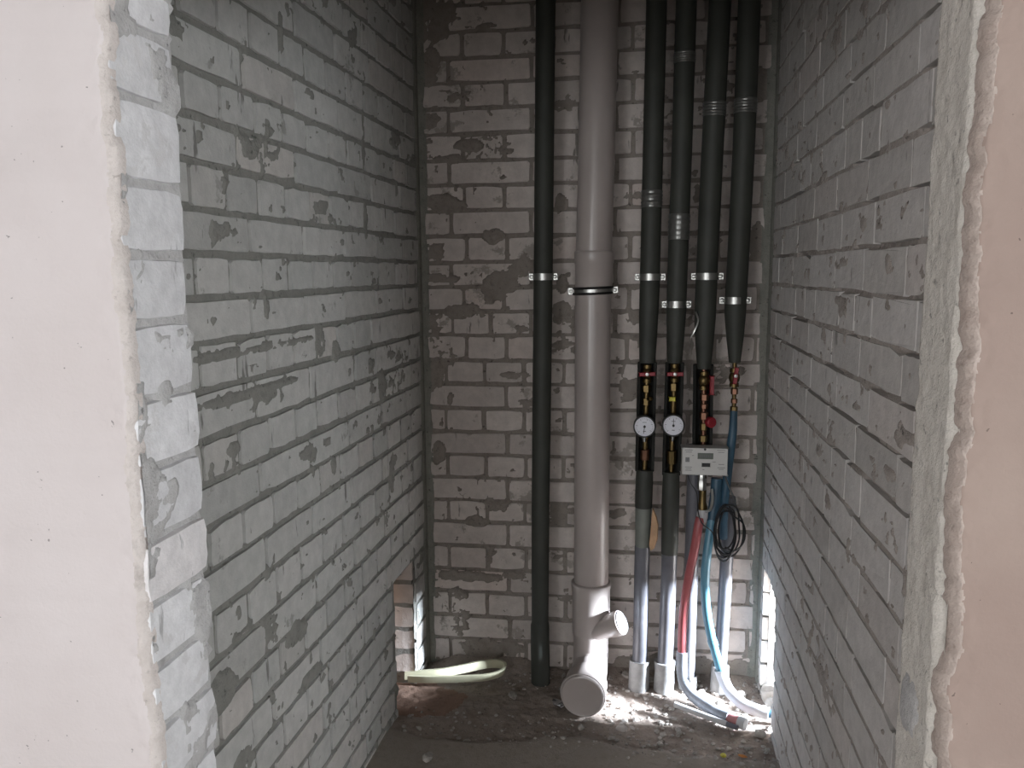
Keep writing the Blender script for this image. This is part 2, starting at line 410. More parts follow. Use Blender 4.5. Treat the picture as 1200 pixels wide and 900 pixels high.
WL.grid('mortar', 0.0, ENDL, -0.08, VIS, 0.0055, mortar_fn(21, 0.006, 0.665, smL, 0.005, 0.0032, 0.045), MT['mortar_left'], wl, keep=inL,
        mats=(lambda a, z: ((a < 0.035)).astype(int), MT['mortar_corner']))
def wall_core(wall, parent, mat, a0, a1, th, h0, h1, hz, off=0.030):
    nm = [Vector((wall.d[0], wall.d[1], 0)), Vector((wall.n[0], wall.n[1], 0)), EZ]
    bm = bmesh.new()
    def bx(s0, s1, z0, z1): box_bm(bm, wall.p((s0+s1)/2, (z0+z1)/2, -off-th/2), s1-s0, th, z1-z0, nm)
    bx(a0, a1, hz, TOP+.05); bx(h1, a1, -0.1, hz)
    if h0 > a0: bx(a0, h0, -0.1, hz)
    # top part without bricks, flush with the wall face
    box_bm(bm, wall.p((0+a1)/2, (TOP+VIS)/2, -off/2-0.001), a1, off, TOP-VIS, nm)
    return bm_obj('core', bm, mat, parent)
wall_core(WL, wl, MT['mortar_left'], 0.0, 1.55, 0.22, HL0, HL1, HLZ, 0.012)
# bricks of the opening's far reveal (face the room), piece by piece
revL = Wall(WL.p(HL0, 0, 0)[:2], -WL.n, WL.d)
rows = []
for i in range(len(zL)-1):
    if zL[i] < HLZ+0.01: rows.append((zL[i+1], zL[i], [(0.004, 0.118), (0.122, 0.24)]))
place_bricks(revL, wl, rows, 'brick_back', 0.011, 0.004, 1.3, rnd)
# --- right wall
HR0, HR1, HRZ = 0.085, 0.302, 0.397
wr = struct('wall_right'); ENDR = 1.395
rows = []
for i in range(len(zR)-1):
    k = i-nR; z1, z0 = zR[i], zR[i+1]
    ph = 0.15 if k % 2 == 0 else 0.205
    js = [0.010]+[ph+0.2335*n+rnd.uniform(-.012, .012) for n in range(-1, 7) if 0.04 < ph+0.2335*n < ENDR-0.015]+[ENDR+0.01]
    if k % 4 == 1: js = sorted(js+[ (js[2]+js[3])/2, (js[4]+js[5])/2])
    iv = list(zip(js[:-1], js[1:]))
    if z1 < HRZ+0.02: iv = split(iv, HR0, HR1+rnd.uniform(0.0, 0.03))
    rows.append((z0, z1, iv))
nr_ = place_bricks(WR, wr, rows, 'brick_right', 0.0055, 0.003, 0.8, rnd, 0.0004, 0.25)
inR = lambda a, z: ~((a > HR0) & (a < HR1) & (z < HRZ))
def fnR(A, Z):
    base = mortar_fn(51, 0.0016, 0.685, (), 0.005, 0.0020, 0.04)(A, Z)
    deep = np.clip((vnoise(A*11, Z*40, 77)-0.56)/0.08, 0, 1)   # raked-out stretches of the bed joints
    return base-deep*0.012*(A > 0.05)
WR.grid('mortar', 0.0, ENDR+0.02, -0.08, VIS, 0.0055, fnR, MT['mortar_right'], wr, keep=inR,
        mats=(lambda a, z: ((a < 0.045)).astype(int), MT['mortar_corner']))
wall_core(WR, wr, MT['mortar_right'], 0.0, 1.52, 0.13, HR0, HR1+0.01, HRZ, 0.020)

# --- front wall left of the opening: plaster, with block ends showing in the reveal
JO = np.array([-0.511, 1.100]); JI = np.array([-0.485, 1.245])      # outer / inner edge of the reveal
wfl = struct('wall_front_left')
dj = JI-JO; thJ = np.hypot(*dj); dj /= thJ; nj = np.array([dj[1], -dj[0]])
WJ = Wall(JO, dj, nj)
zJ = [1.845, 1.743, 1.639, 1.545, 1.435, 1.337, 1.242, 1.138, 1.039, 0.936, 0.845, 0.749, 0.655, 0.553, 0.452, 0.352, 0.25, 0.15, 0.05, -0.05]
def rough_block(name, c, sx, sy, sz, ax, amp, seed, mat, parent, round_=0.010):
    bm = bmesh.new(); bmesh.ops.create_cube(bm, size=1)
    bmesh.ops.subdivide_edges(bm, edges=bm.edges[:], cuts=3, use_grid_fill=True)
    r = random.Random(seed)
    for v in bm.verts:
        p = v.co; q = Vector((p.x*sx, p.y*sy, p.z*sz))
        # round the arrises
        ex = sum(abs(abs(c_)-0.5) < 1e-4 for c_ in p)
        if ex >= 2: q *= 1-round_*ex*0.9/max(sx, sz)*0.7
        q += Vector((r.uniform(-1, 1), r.uniform(-1, 1), r.uniform(-1, 1)))*amp
        v.co = Vector(c)+ax[0]*q.x+ax[1]*q.y+ax[2]*q.z
    return bm_obj(name, bm, mat, parent, True, 50)
AXJ = (Vector((dj[0], dj[1], 0)), Vector((nj[0], nj[1], 0)), EZ)
outs = [0.004, 0.002, 0.0, 0.006, 0.004, 0.0, 0.005, 0.012, 0.010, 0.014, 0.0, 0.002, 0.010, 0.004, 0.002, 0.003, 0, 0, 0, 0]
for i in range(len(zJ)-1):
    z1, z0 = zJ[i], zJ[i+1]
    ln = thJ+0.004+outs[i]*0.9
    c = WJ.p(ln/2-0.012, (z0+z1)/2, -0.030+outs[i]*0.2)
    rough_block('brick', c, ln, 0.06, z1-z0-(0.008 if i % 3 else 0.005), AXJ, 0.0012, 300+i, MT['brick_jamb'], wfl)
WJ.grid('mortar', -0.005, thJ-0.006, -0.05, 1.9, 0.006, lambda A, Z: -0.007+(fbm(A*40, Z*40, 4, 5)-0.5)*0.008+np.clip((fbm(A*16, Z*14, 5, 8)-0.56)/0.05, 0, 1)*0.0095, MT['mortar_jamb'], wfl)
# front plane: from JO to the left, and from the right strip to the right
KO = np.array([0.5375, 0.972])                                       # outer edge of the right reveal
fd = KO-JO; fd /= np.hypot(*fd); fn_ = np.array([fd[1], -fd[0]])     # facing the photographer
WF = Wall(JO, fd, fn_)
def lip(z, seed, amp=0.012): return (fbm(np.asarray(z)*14.0+3, np.asarray(z)*0+seed, 5, seed, 0.65)-0.5)*amp*2
def plaster_panel(name, side, parent, mat, matlip, seed):
    """side -1: from the left jamb outward; +1: from the right strip outward"""
    x0 = 0.0 if side < 0 else float(np.hypot(*(KO-JO)))
    n1 = 60; zs = np.linspace(-0.02, 2.70, 1000)
    tt = np.concatenate([np.linspace(0, 0.05, 24), np.linspace(0.055, 0.30, 24), np.linspace(0.4, 2.2, 12)])
    T, Z = np.meshgrid(tt, zs, indexing='ij')
    e = lip(Z, seed); fade = np.clip(1-T/0.10, 0, 1)
    A = x0+side*(T+e*fade)
    th = 0.016
    D = th*np.clip(np.sqrt(np.clip(T/0.012, 0, 1)), 0, 1)+(fbm(T*60+A*7, Z*60, 4, seed+1)-0.5)*0.006*np.clip(1-T/0.05, 0.04, 1)+(fbm(T*5, Z*5, 4, seed+2)-0.5)*0.004
    D[0, :] = -0.004
    P = np.empty(T.shape+(3,)); P[..., 0] = JO[0]+fd[0]*A+fn_[0]*D; P[..., 1] = JO[1]+fd[1]*A+fn_[1]*D; P[..., 2] = Z
    na, nz = T.shape; idx = np.arange(na*nz).reshape(na, nz)
    q = np.stack([idx[:-1, :-1], idx[1:, :-1], idx[1:, 1:], idx[:-1, 1:]], -1).reshape(-1, 4)
    if side < 0: q = q[:, ::-1]
    me = bpy.data.meshes.new(name); me.from_pydata(P.reshape(-1, 3).tolist(), [], q.tolist()); me.update()
    o = link(name, me, mat, parent, True); me.materials.append(matlip)
    ct = ((T[:-1, :-1]+T[1:, 1:])/2+lip((Z[:-1, :-1]), seed+4, 0.008)).ravel()
    me.polygons.foreach_set('material_index', (ct < 0.013).astype(np.int32))
    return o
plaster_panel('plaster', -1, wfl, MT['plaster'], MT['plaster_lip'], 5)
def fw_core(x0, x1, z0, z1, depth, parent, mat, front=0.0):
    bm = bmesh.new()
    box_bm(bm, (JO[0]+fd[0]*(x0+x1)/2-fn_[0]*(depth/2+front), JO[1]+fd[1]*(x0+x1)/2-fn_[1]*(depth/2+front), (z0+z1)/2), x1-x0, depth, z1-z0, (Vector((fd[0], fd[1], 0)), Vector((fn_[0], fn_[1], 0)), EZ))
    return bm_obj('core', bm, mat, parent)
fw_core(-2.3, -0.052, -0.05, TOP, 0.125, wfl, MT['mortar_jamb'], 0.003)
XR = float(np.hypot(*(KO-JO)))
wfr = struct('wall_front_right')
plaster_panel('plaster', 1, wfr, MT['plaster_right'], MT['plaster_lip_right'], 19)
fw_core(XR+0.035, XR+2.2, -0.05, TOP, 0.11, wfr, MT['mortar_rough'], 0.003)
LINT = 1.70
wlt = struct('wall_lintel')
fw_core(-0.06, XR+0.04, LINT, TOP, 0.125, wlt, MT['plaster'], 0.0)
# rough mortar strip closing the right reveal
SO = float(np.hypot(*(KO-CR)))
def fnS(A, Z):
    t = np.clip((A-(ENDR-0.0+lip(Z, 31, 0.008)))/0.004, 0, 1)
    r = 0.004+(fbm(A*45, Z*45, 5, 61, 0.65)-0.5)*0.006
    e = np.clip((SO-A)/0.012, 0, 1)
    return np.where(t > 0, r*t-0.006*(1-t), -0.008)*e-0.006*(1-e)
WR.grid('mortar_strip', ENDR-0.012, SO+0.004, -0.06, VIS, 0.004, fnS, MT['mortar_rough'], wfr)
bm = bmesh.new(); box_bm(bm, WR.p((ENDR+SO)/2-0.01, 1.3, -0.03), SO-ENDR+0.0, 0.045, 2.9, (Vector((dr[0], dr[1], 0)), Vector((WR.n[0], WR.n[1], 0)), EZ)); bm_obj('core', bm, MT['mortar_rough'], wfr)
# one brick end left bare in the strip
AXR = (Vector((dr[0], dr[1], 0)), Vector((WR.n[0], WR.n[1], 0)), EZ)
rough_block('brick', WR.p(ENDR+0.050, 0.71, -0.0205), 0.085, 0.055, 0.095, AXR, 0.0012, 77, MT['mortar_jamb'], wfr)

# --- room behind the photographer, niche ceiling
def slab(name, x0, x1, y0, y1, z0, z1, mat):
    bm = bmesh.new(); box_bm(bm, ((x0+x1)/2, (y0+y1)/2, (z0+z1)/2), x1-x0, y1-y0, z1-z0); o = bm_obj(name, bm, mat); o['kind'] = 'structure'; return o
slab('ceiling', -2.7, 2.8, -2.7, 2.9, 2.70, 2.80, MT['mortar_left'])
slab('wall_room_left', -2.4, -2.3, -2.6, 1.5, 0, 2.7, MT['plaster'])
slab('wall_room_right', 2.2, 2.3, -2.6, 0.95, 0, 2.7, MT['plaster'])
slab('wall_room_rear', -2.4, 2.3, -2.7, -2.6, 0, 2.7, MT['plaster'])

# --- floor: rough ground inside the niche, concrete screed toward the room
def floor_h(U, D):
    h = (fbm(U*6, D*6, 5, 91)-0.5)*0.016+(fbm(U*30, D*30, 4, 92)-0.5)*0.010
    gritty = np.clip((0.45+0.03*np.sin(U*9)+(fbm(U*9, D*0+1, 3, 95)-0.5)*0.07-D)/0.02, 0, 1)   # 1 on the loose ground
    gritty = gritty*1.0
    h = h*(0.25+0.75*gritty)+(fbm(U*120, D*120, 3, 93)-0.5)*0.007*gritty
    h = h-0.012*gritty
    h = h+0.035*np.clip(1-D/0.10, 0, 1)**1.5*np.clip((0.42-U)/0.1, 0, 1)*np.clip(U/0.1, 0, 1)   # mortar heap along the wall foot
    h = h+0.02*np.clip(1-D/0.07, 0, 1)*np.clip((U-0.5)/0.1, 0, 1)
    return h, gritty
fl = struct('floor')
nu, nd = 300, 230
Ug, Dg = np.meshgrid(np.linspace(-0.55, 1.62, nu), np.linspace(-0.05, 1.62, nd), indexing='ij')
Hh, Gr = floor_h(Ug, Dg)
P = np.empty(Ug.shape+(3,)); P[..., 0] = CU[0]+DX[0]*Ug+NX[0]*Dg; P[..., 1] = CU[1]+DX[1]*Ug+NX[1]*Dg; P[..., 2] = Hh
idx = np.arange(nu*nd).reshape(nu, nd)
q = np.stack([idx[:-1, :-1], idx[:-1, 1:], idx[1:, 1:], idx[1:, :-1]], -1).reshape(-1, 4)
me = bpy.data.meshes.new('ground'); me.from_pydata(P.reshape(-1, 3).tolist(), [], q.tolist()); me.update()
# ground materials: dirt and screed are different materials, the border is the broken screed edge
MT['dirt'] = mortar_mat('dirt', (0.21, 0.165, 0.135), (0.31, 0.26, 0.225), 0.4)
MT['warm_dirt'] = mortar_mat('warm_lit_dust', (0.20, 0.125, 0.09), (0.28, 0.18, 0.135), 0.6)  # reddish brick dust, with the warm lamp's glow also put into its colour
MT['screed'] = mortar_mat('screed', (0.255, 0.22, 0.185), (0.30, 0.26, 0.225), 0.8)
go = link('ground', me, MT['dirt'], fl, True); me.materials.append(MT['screed']); me.materials.append(MT['warm_dirt'])
g = Gr[:-1, :-1].ravel(); uu = Ug[:-1, :-1].ravel(); dd = Dg[:-1, :-1].ravel()
mi = np.where(g < 0.5, 1, 0)
red = ((uu-0.0)/0.16)**2+((dd-0.24)/0.11)**2+(fbm(uu*25, dd*25, 4, 7)-0.5)*1.3 < 1
mi = np.where((mi == 0) & red, 2, mi)
me.polygons.foreach_set('material_index', mi.astype(np.int32))
bm = bmesh.new(); box_bm(bm, (0, 0.1, -0.085), 5.2, 5.8, 0.1); bm_obj('slab', bm, MT['screed'], fl)
def gz(u, d):
    h, _ = floor_h(np.array([[u]]), np.array([[d]])); return float(h[0, 0])

# ------------------------------------------------------------------ tubes and round parts
def catmull(pts, n=8):
    P = [Vector(p) for p in pts]
    if len(P) < 3: return P
    out = []
    Q = [P[0]*2-P[1]]+P+[P[-1]*2-P[-2]]
    for i in range(1, len(Q)-2):
        for j in range(n):
            t = j/n; a, b, c, d = Q[i-1], Q[i], Q[i+1], Q[i+2]
            out.append(0.5*((2*b)+(c-a)*t+(2*a-5*b+4*c-d)*t*t+(3*b-a-3*c+d)*t**3))
    out.append(P[-1]); return out
def tube(bm, pts, rad, seg=20, cap=True, closed=False, wob=0.0, seed=1):
    P = [Vector(p) for p in pts]; n = len(P); r = random.Random(seed)
    R = rad if isinstance(rad, (list, tuple)) else [rad]*n
    rings = []; prev = None
    for i in range(n):
        t = (P[(i+1) % n]-P[i-1]) if closed else (P[min(i+1, n-1)]-P[max(i-1, 0)])
        t.normalize()
        if prev is None:
            a = t.orthogonal().normalized()
        else:
            a = (prev-t*prev.dot(t)).normalized()
        prev = a; b = t.cross(a)
        rings.append([bm.verts.new(P[i]+(a*math.cos(2*math.pi*k/seg)+b*math.sin(2*math.pi*k/seg))*(R[i]*(1+r.uniform(-wob, wob)))) for k in range(seg)])
    m = n if closed else n-1
    for i in range(m):
        A, B = rings[i], rings[(i+1) % n]
        for k in range(seg): bm.faces.new((A[k], A[(k+1) % seg], B[(k+1) % seg], B[k]))
    if cap and not closed: bm.faces.new(rings[0][::-1]); bm.faces.new(rings[-1])
def tube_obj(name, pts, rad, mat, parent=None, seg=20, sm=True, **kw):
    bm = bmesh.new(); tube(bm, pts, rad, seg, **kw); return bm_obj(name, bm, mat, parent, sm, 40)
def lathe(name, p, axis, prof, mat, parent=None, seg=24, sm=True):
    """prof: (distance along axis, radius)"""
    ax = Vector(axis).normalized(); a = ax.orthogonal().normalized(); b = ax.cross(a); p = Vector(p); bm = bmesh.new(); rings = []
    for h, r in prof: rings.append([bm.verts.new(p+ax*h+(a*math.cos(2*math.pi*k/seg)+b*math.sin(2*math.pi*k/seg))*max(r, 1e-5)) for k in range(seg)])
    for A, B in zip(rings[:-1], rings[1:]):
        for k in range(seg): bm.faces.new((A[k], A[(k+1) % seg], B[(k+1) % seg], B[k]))
    bm.faces.new(rings[0][::-1]); bm.faces.new(rings[-1])
    return bm_obj(name, bm, mat, parent, sm, 35)
def pipe_pts(tab, d, zs):
    """axis points of a leaning pipe; tab: list of (z,u)"""
    t = sorted(tab); Z = [a for a, _ in t]; U = [b for _, b in t]
    return [bw(float(np.interp(z, Z, U)), d if not callable(d) else d(z), z) for z in zs]
def child_of(parent, o):   # put geometry in world space under an empty at its base
    return o
def clamp(parent, u, d, z, R, half, mat='steel', tilt=0.0, bolts=True):
    """split ring with two ears and bolts"""
    t = EX*math.cos(tilt)+EZ*math.sin(tilt)
    c = bw(u, d, z)
    bm = bmesh.new(); seg = 28
    for s0 in (0,):
        ri, ro, h = R+0.0006, R+0.0030, 0.010
        ring = []
        for k in range(seg):
            a = 2*math.pi*k/seg; dv = t*math.cos(a)+EN*math.sin(a)
            up = EZ
            ring.append([bm.verts.new(c+dv*r_+up*z_) for r_, z_ in ((ri, -h), (ro, -h), (ro, h), (ri, h))])
        for k in range(seg):
            A, B = ring[k], ring[(k+1) % seg]
            for j in range(4): bm.faces.new((A[j], A[(j+1) % 4], B[(j+1) % 4], B[j]))
    cl = bm_obj('clamp', bm, MT[mat], parent, True, 40)
    for s in (-1, 1):
        bm = bmesh.new(); box_bm(bm, c+t*s*(R+half/2)+EN*0.004, half+0.004, 0.003, 0.020, (t, EN, EZ), 0.0008)
        box_bm(bm, c+t*s*(R+half/2)-EN*0.004, half+0.004, 0.003, 0.020, (t, EN, EZ), 0.0008); bm_obj('ear', bm, MT['steel'], cl)
        if bolts: lathe('bolt', c+t*s*(R+half*0.55)+EN*(-0.006), EN, [(0, 0.003), (0.011, 0.003), (0.0112, 0.0062), (0.0155, 0.0062), (0.0165, 0.0045), (0.0166, 0.0022), (0.0145, 0.002)], MT['steel'], cl, 10)
    # stud into the wall
    tube_obj('stud', [bw(u, 0.004, z), bw(u, d-R, z)], 0.004, MT['steel'], cl, 8)
    return cl

# ------------------------------------------------------------------ riser 1: plain dark insulated pipe
GT = [(2.08, 0.414), (1.295, 0.405), (0.589, 0.395), (0.15, 0.392), (0.0, 0.393), (2.7, 0.421)]
g1 = thing('insulated_pipe', 'dark green foam-insulated pipe left of the wide grey drain pipe, standing alone', 'pipe', bw(0.393, 0.10, 0.0))
INVS = []
def P_(tab, d, z0, z1, n=10): return pipe_pts(tab, d, [z0+(z1-z0)*i/(n-1) for i in range(n)])
def own(root):
    """children were made in world space: keep them there"""
    inv = Matrix.Translation(root.location).inverted()
    for o in bpy.data.objects:
        if o.parent == root: o.matrix_parent_inverse = inv
zs = [0.19+(2.6-0.19)*i/18 for i in range(19)]
tube_obj('insulation', pipe_pts(GT, 0.10, zs), [0.0262+(0.0025 if z > 0.8 else 0.0025*(z/0.8)) for z in zs], MT['foam'], g1, 24)
tube_obj('lower_sleeve', pipe_pts(GT, 0.10, [-0.01, 0.07, 0.12, 0.185, 0.20]), [0.030, 0.0305, 0.0300, 0.0298, 0.0268], MT['foam'], g1, 20, wob=0.02)
clamp(g1, 0.4055, 0.10, 1.294, 0.0285, 0.013); own(g1)

# ------------------------------------------------------------------ wide grey drain pipe
WT = [(2.07, 0.569), (1.48, 0.5605), (1.35, 0.556), (1.25, 0.555), (0.0, 0.5545), (2.7, 0.577)]
dp = thing('drain_pipe', 'wide pale grey plastic drain stack with branch and clean-out', 'pipe', bw(0.555, 0.10, 0.0))
tube_obj('upper_pipe', P_(WT, 0.10, 1.36, 2.62, 6), 0.0535, MT['pvc'], dp, 40)
c0 = bw(0.5565, 0.10, 1.245)
lathe('socket', c0, (bw(0.557, 0.10, 1.36)-bw(0.5555, 0.10, 1.245)), [(0, 0.0548), (0.004, 0.0555), (0.085, 0.0560), (0.090, 0.0588), (0.118, 0.0592), (0.122, 0.0585), (0.124, 0.0545)], MT['pvc'], dp, 40)
tube_obj('middle_pipe', P_(WT, 0.10, 0.30, 1.248, 5), 0.0540, MT['pvc'], dp, 40)
lathe('branch_fitting', bw(0.5545, 0.10, 0.125), EZ, [(0, 0.0545), (0.04, 0.0550), (0.048, 0.0585), (0.054, 0.0590), (0.19, 0.0590), (0.198, 0.0615), (0.205, 0.0625), (0.214, 0.0625), (0.217, 0.0600), (0.218, 0.054)], MT['pvc'], dp, 40)
# rubber-lined double band
cl = clamp(dp, 0.555, 0.10, 1.252, 0.0565, 0.016, 'steel', 0.03)
for dz in (-0.008, 0.008):
    pts = [bw(0.555, 0.10, 1.252+dz)+(EX*math.cos(a)+EN*math.sin(a))*0.0585+EZ*math.cos(a)*0.0018 for a in [2*math.pi*k/36 for k in range(36)]]
    tube_obj('rubber_band', pts, 0.0038, MT['rubber'], cl, 8, closed=True)
# slanted branch with plug
b0 = bw(0.565, 0.125, 0.190); bd = (EX*0.80+EN*0.28+EZ*0.42).normalized()
br = lathe('branch', b0, bd, [(0, 0.034), (0.055, 0.0345), (0.060, 0.0375), (0.095, 0.0380), (0.100, 0.0375), (0.101, 0.030)], MT['pvc'], dp, 30)
lathe('plug', b0+bd*0.095, bd, [(0, 0.034), (0.006, 0.0345), (0.010, 0.0330), (0.011, 0.026), (0.0125, 0.025)], MT['white'], br, 30)
tube_obj('seal', [b0+bd*0.099+(bd.orthogonal().normalized()*math.cos(a)+bd.cross(bd.orthogonal().normalized())*math.sin(a))*0.0345 for a in [2*math.pi*k/24 for k in range(24)]], 0.0018, MT['rubber'], br, 6, closed=True)
# elbow down to the big capped clean-out pointing at the room
zc = 0.062
pe = catmull([bw(0.5545, 0.10, 0.15), bw(0.5545, 0.102, 0.11), bw(0.5535, 0.125, 0.075), bw(0.551, 0.165, zc), bw(0.548, 0.235, zc)], 6)
tube_obj('elbow', pe, [0.0545+0.002*i/len(pe) for i in range(len(pe))], MT['pvc'], dp, 36)
ca = (EN*1.0-EX*0.10-EZ*0.02).normalized()
so = lathe('cleanout_socket', bw(0.549, 0.195, zc), ca, [(0, 0.057), (0.012, 0.060), (0.020, 0.0640), (0.072, 0.0645), (0.076, 0.0685), (0.088, 0.0690), (0.094, 0.0675), (0.095, 0.060)], MT['pvc'], dp, 44)
lathe('cap', bw(0.549, 0.195, zc)+ca*0.088, ca, [(0, 0.065), (0.012, 0.0653), (0.016, 0.0635), (0.0175, 0.060), (0.0155, 0.055), (0.0165, 0.048), (0.0150, 0.044), (0.0155, 0.002)], MT['pvc'], dp, 44)
own(dp)

# ------------------------------------------------------------------ four heating/water risers
def hexnut(name, u, d, z, r, h, mat, parent, seg=6):
    return lathe(name, bw(u, d, z), EZ, [(0, r*0.86), (0.0015, r), (h-0.0015, r), (h, r*0.86)], mat, parent, seg, False)
def valve(parent, u, d, z, hm='red'):
    b = lathe('valve_body', bw(u, d, z-0.028), EZ, [(0, 0.0105), (0.001, 0.0135), (0.012, 0.0135), (0.013, 0.0105), (0.018, 0.0145), (0.028, 0.0165), (0.038, 0.0145), (0.043, 0.0105), (0.044, 0.0135), (0.055, 0.0135), (0.056, 0.0105)], MT['brass'], parent, 16)
    return b
def handle(parent, u, d, z, ang=0.0):
    """butterfly handle facing the room"""
    bm = bmesh.new(); c = bw(u, d, z)
    ax = EX*math.cos(ang)+EZ*math.sin(ang); up = -EX*math.sin(ang)+EZ*math.cos(ang)
    for s in (-1, 1): 
        box_bm(bm, c+ax*s*0.014, 0.020, 0.006, 0.011, (ax, EN, up), 0.0022)
    box_bm(bm, c, 0.014, 0.009, 0.012, (ax, EN, up), 0.002)
    h = bm_obj('handle', bm, MT['red'], parent)
    lathe('nut', c+EN*0.004, EN, [(0, 0.0058), (0.004, 0.0058), (0.0045, 0.003)], MT['steel'], h, 6, False)
    tube_obj('stem', [bw(u, d-0.02, z), bw(u, d, z)], 0.004, MT['brass'], h, 10)
    return h
def half_shell(parent, tab, d, z0, z1, R):
    """slit-open foam sleeve standing behind the fittings"""
    bm = bmesh.new(); seg = 14; rings = []
    for z in (z0, z1):
        c = pipe_pts(tab, d, [z])[0]; o_, i_ = [], []
        for k in range(seg+1):
            a = math.radians(-200+220*k/seg); dv = EX*math.cos(a)+EN*math.sin(a)
            o_.append(bm.verts.new(c+dv*R)); i_.append(bm.verts.new(c+dv*(R-0.008)))
        rings.append((o_, i_))
    (o0, i0), (o1, i1) = rings
    for k in range(seg):
        bm.faces.new((o0[k], o0[k+1], o1[k+1], o1[k])); bm.faces.new((i0[k], i1[k], i1[k+1], i0[k+1]))
        bm.faces.new((o0[k], i0[k], i0[k+1], o0[k+1])); bm.faces.new((o1[k], o1[k+1], i1[k+1], i1[k]))
    for k in (0, seg): bm.faces.new((o0[k], o1[k], i1[k], i0[k]))
    return bm_obj('open_sleeve', bm, MT['foam_inside'], parent, True, 50)
def tape(parent, tab, d, z, h, R):
    c = pipe_pts(tab, d, [z-h/2, z+h/2])
    ax = c[1]-c[0]; L = ax.length; n = 5
    pr = [(0, R-0.001)]
    for i in range(n): pr += [(L*(i+0.05)/n, R+0.0008), (L*(i+0.5)/n, R+0.0020+0.0006*(i % 2)), (L*(i+0.95)/n, R+0.0008)]
    pr.append((L, R-0.001))
    return lathe('tape_band', c[0], ax, pr, MT['tape'], parent, 24)
def upper(parent, tab, d, z0, R, zc, Rc, zend=2.62):
    """insulation from z0 up; below zc it narrows to Rc"""
    n = 22; zs = [z0+(zend-z0)*i/(n-1) for i in range(n)]
    rr = [Rc+(R-Rc)*min(1, max(0, (z-z0)/(zc-z0)))**0.8 for z in zs]
    return tube_obj('insulation', pipe_pts(tab, d, zs), rr, MT['foam'], parent, 24)
AT = [(2.7, 0.737), (2.067, 0.730), (1.64, 0.726), (1.3, 0.723), (1.03, 0.719), (0.68, 0.7155), (0.43, 0.712), (0.15, 0.711), (0.0, 0.707)]
BT = [(2.7, 0.820), (2.063, 0.813), (1.638, 0.8085), (1.3, 0.803), (1.03, 0.8005), (0.667, 0.796), (0.43, 0.796), (0.15, 0.791), (0.0, 0.785)]
CT = [(2.7, 0.918), (2.052, 0.904), (1.633, 0.893), (1.35, 0.887), (1.15, 0.884), (1.0, 0.885), (0.78, 0.889)]
DT = [(2.7, 0.990), (2.048, 0.984), (1.631, 0.980), (1.35, 0.974), (1.2, 0.970), (1.04, 0.973), (0.87, 0.975)]
A = thing('heating_riser', 'insulated riser with dial gauge, leftmost of the four close-set pipes, split grey sleeve below', 'pipe', bw(0.707, 0.09, 0.0))
upper(A, AT, 0.09, 1.035, 0.0295, 1.22, 0.024)
half_shell(A, AT, 0.088, 0.70, 1.035, 0.029)
valve(A, 0.719, 0.092, 1.002); handle(A, 0.719, 0.118, 1.003, 0.05)
tube_obj('pipe', P_(AT, 0.09, 0.69, 1.03, 3), 0.0085, MT['brass'], A, 12)
for z, r in ((0.945, 0.0135), (0.905, 0.012), (0.80, 0.0115)): hexnut('fitting', 0.7175, 0.09, z, r, 0.022, MT['brass'], A)
lathe('nipple', bw(0.724, 0.10, 0.925), (EX*0.5+EN*0.8+EZ*0.2), [(0, 0.006), (0.014, 0.006), (0.015, 0.004)], MT['brass'], A, 10)
hexnut('union', 0.716, 0.092, 0.735, 0.0135, 0.034, MT['copper'], A, 12)
tube_obj('lower_insulation', P_(AT, 0.09, 0.585, 0.705, 4), [0.0262, 0.0268, 0.0268, 0.0255], MT['foam'], A, 24)
tube_obj('split_sleeve', P_(AT, 0.09, 0.44, 0.60, 4), [0.0215, 0.0235, 0.0245, 0.0255], simple('grey_green_sleeve', (0.17, 0.18, 0.16), 0.5), A, 20, wob=0.03)
tube_obj('sleeve', P_(AT, 0.09, 0.03, 0.46, 6), 0.0235, MT['sleeve'], A, 22)
tube_obj('base_collar', P_(AT, 0.09, -0.015, 0.085, 3), [0.0325, 0.0325, 0.0318], MT['collar'], A, 20, wob=0.02)
tape(A, AT, 0.09, 1.518, 0.05, 0.0298)
clamp(A, 0.7235, 0.09, 1.291, 0.0295, 0.013); own(A)

Bq = thing('heating_riser', 'insulated riser with dial gauge, second of the four close-set pipes, yellow tag above dial', 'pipe', bw(0.785, 0.09, 0.0))
upper(Bq, BT, 0.09, 1.035, 0.0295, 1.20, 0.0215)
half_shell(Bq, BT, 0.088, 0.69, 1.035, 0.028)
valve(Bq, 0.8005, 0.092, 1.005); handle(Bq, 0.8005, 0.118, 1.004, 0.02)
tube_obj('pipe', P_(BT, 0.09, 0.68, 1.03, 3), 0.0085, MT['brass'], Bq, 12)
for z, r in ((0.95, 0.0135), (0.80, 0.0115)): hexnut('fitting', 0.799, 0.09, z, r, 0.024, MT['brass'], Bq)
bm = bmesh.new(); box_bm(bm, bw(0.794, 0.112, 0.928), 0.018, 0.006, 0.012, NA, 0.002); bm_obj('yellow_tag', bm, MT['yellow'], Bq)
hexnut('union', 0.797, 0.092, 0.725, 0.0145, 0.042, MT['brass'], Bq, 12)
tube_obj('lower_insulation', P_(BT, 0.09, 0.44, 0.70, 5), [0.0255, 0.0262, 0.0268, 0.0268, 0.025], MT['foam'], Bq, 24)
tube_obj('sleeve', P_(BT, 0.09, 0.03, 0.46, 6), 0.0240, MT['sleeve'], Bq, 22)
tube_obj('base_collar', P_(BT, 0.09, -0.015, 0.085, 4), [0.030, 0.0325, 0.031, 0.0335], MT['collar'], Bq, 20, wob=0.05)
tape(Bq, BT, 0.09, 1.436, 0.075, 0.0300); tape(Bq, BT, 0.09, 1.91, 0.03, 0.0298)
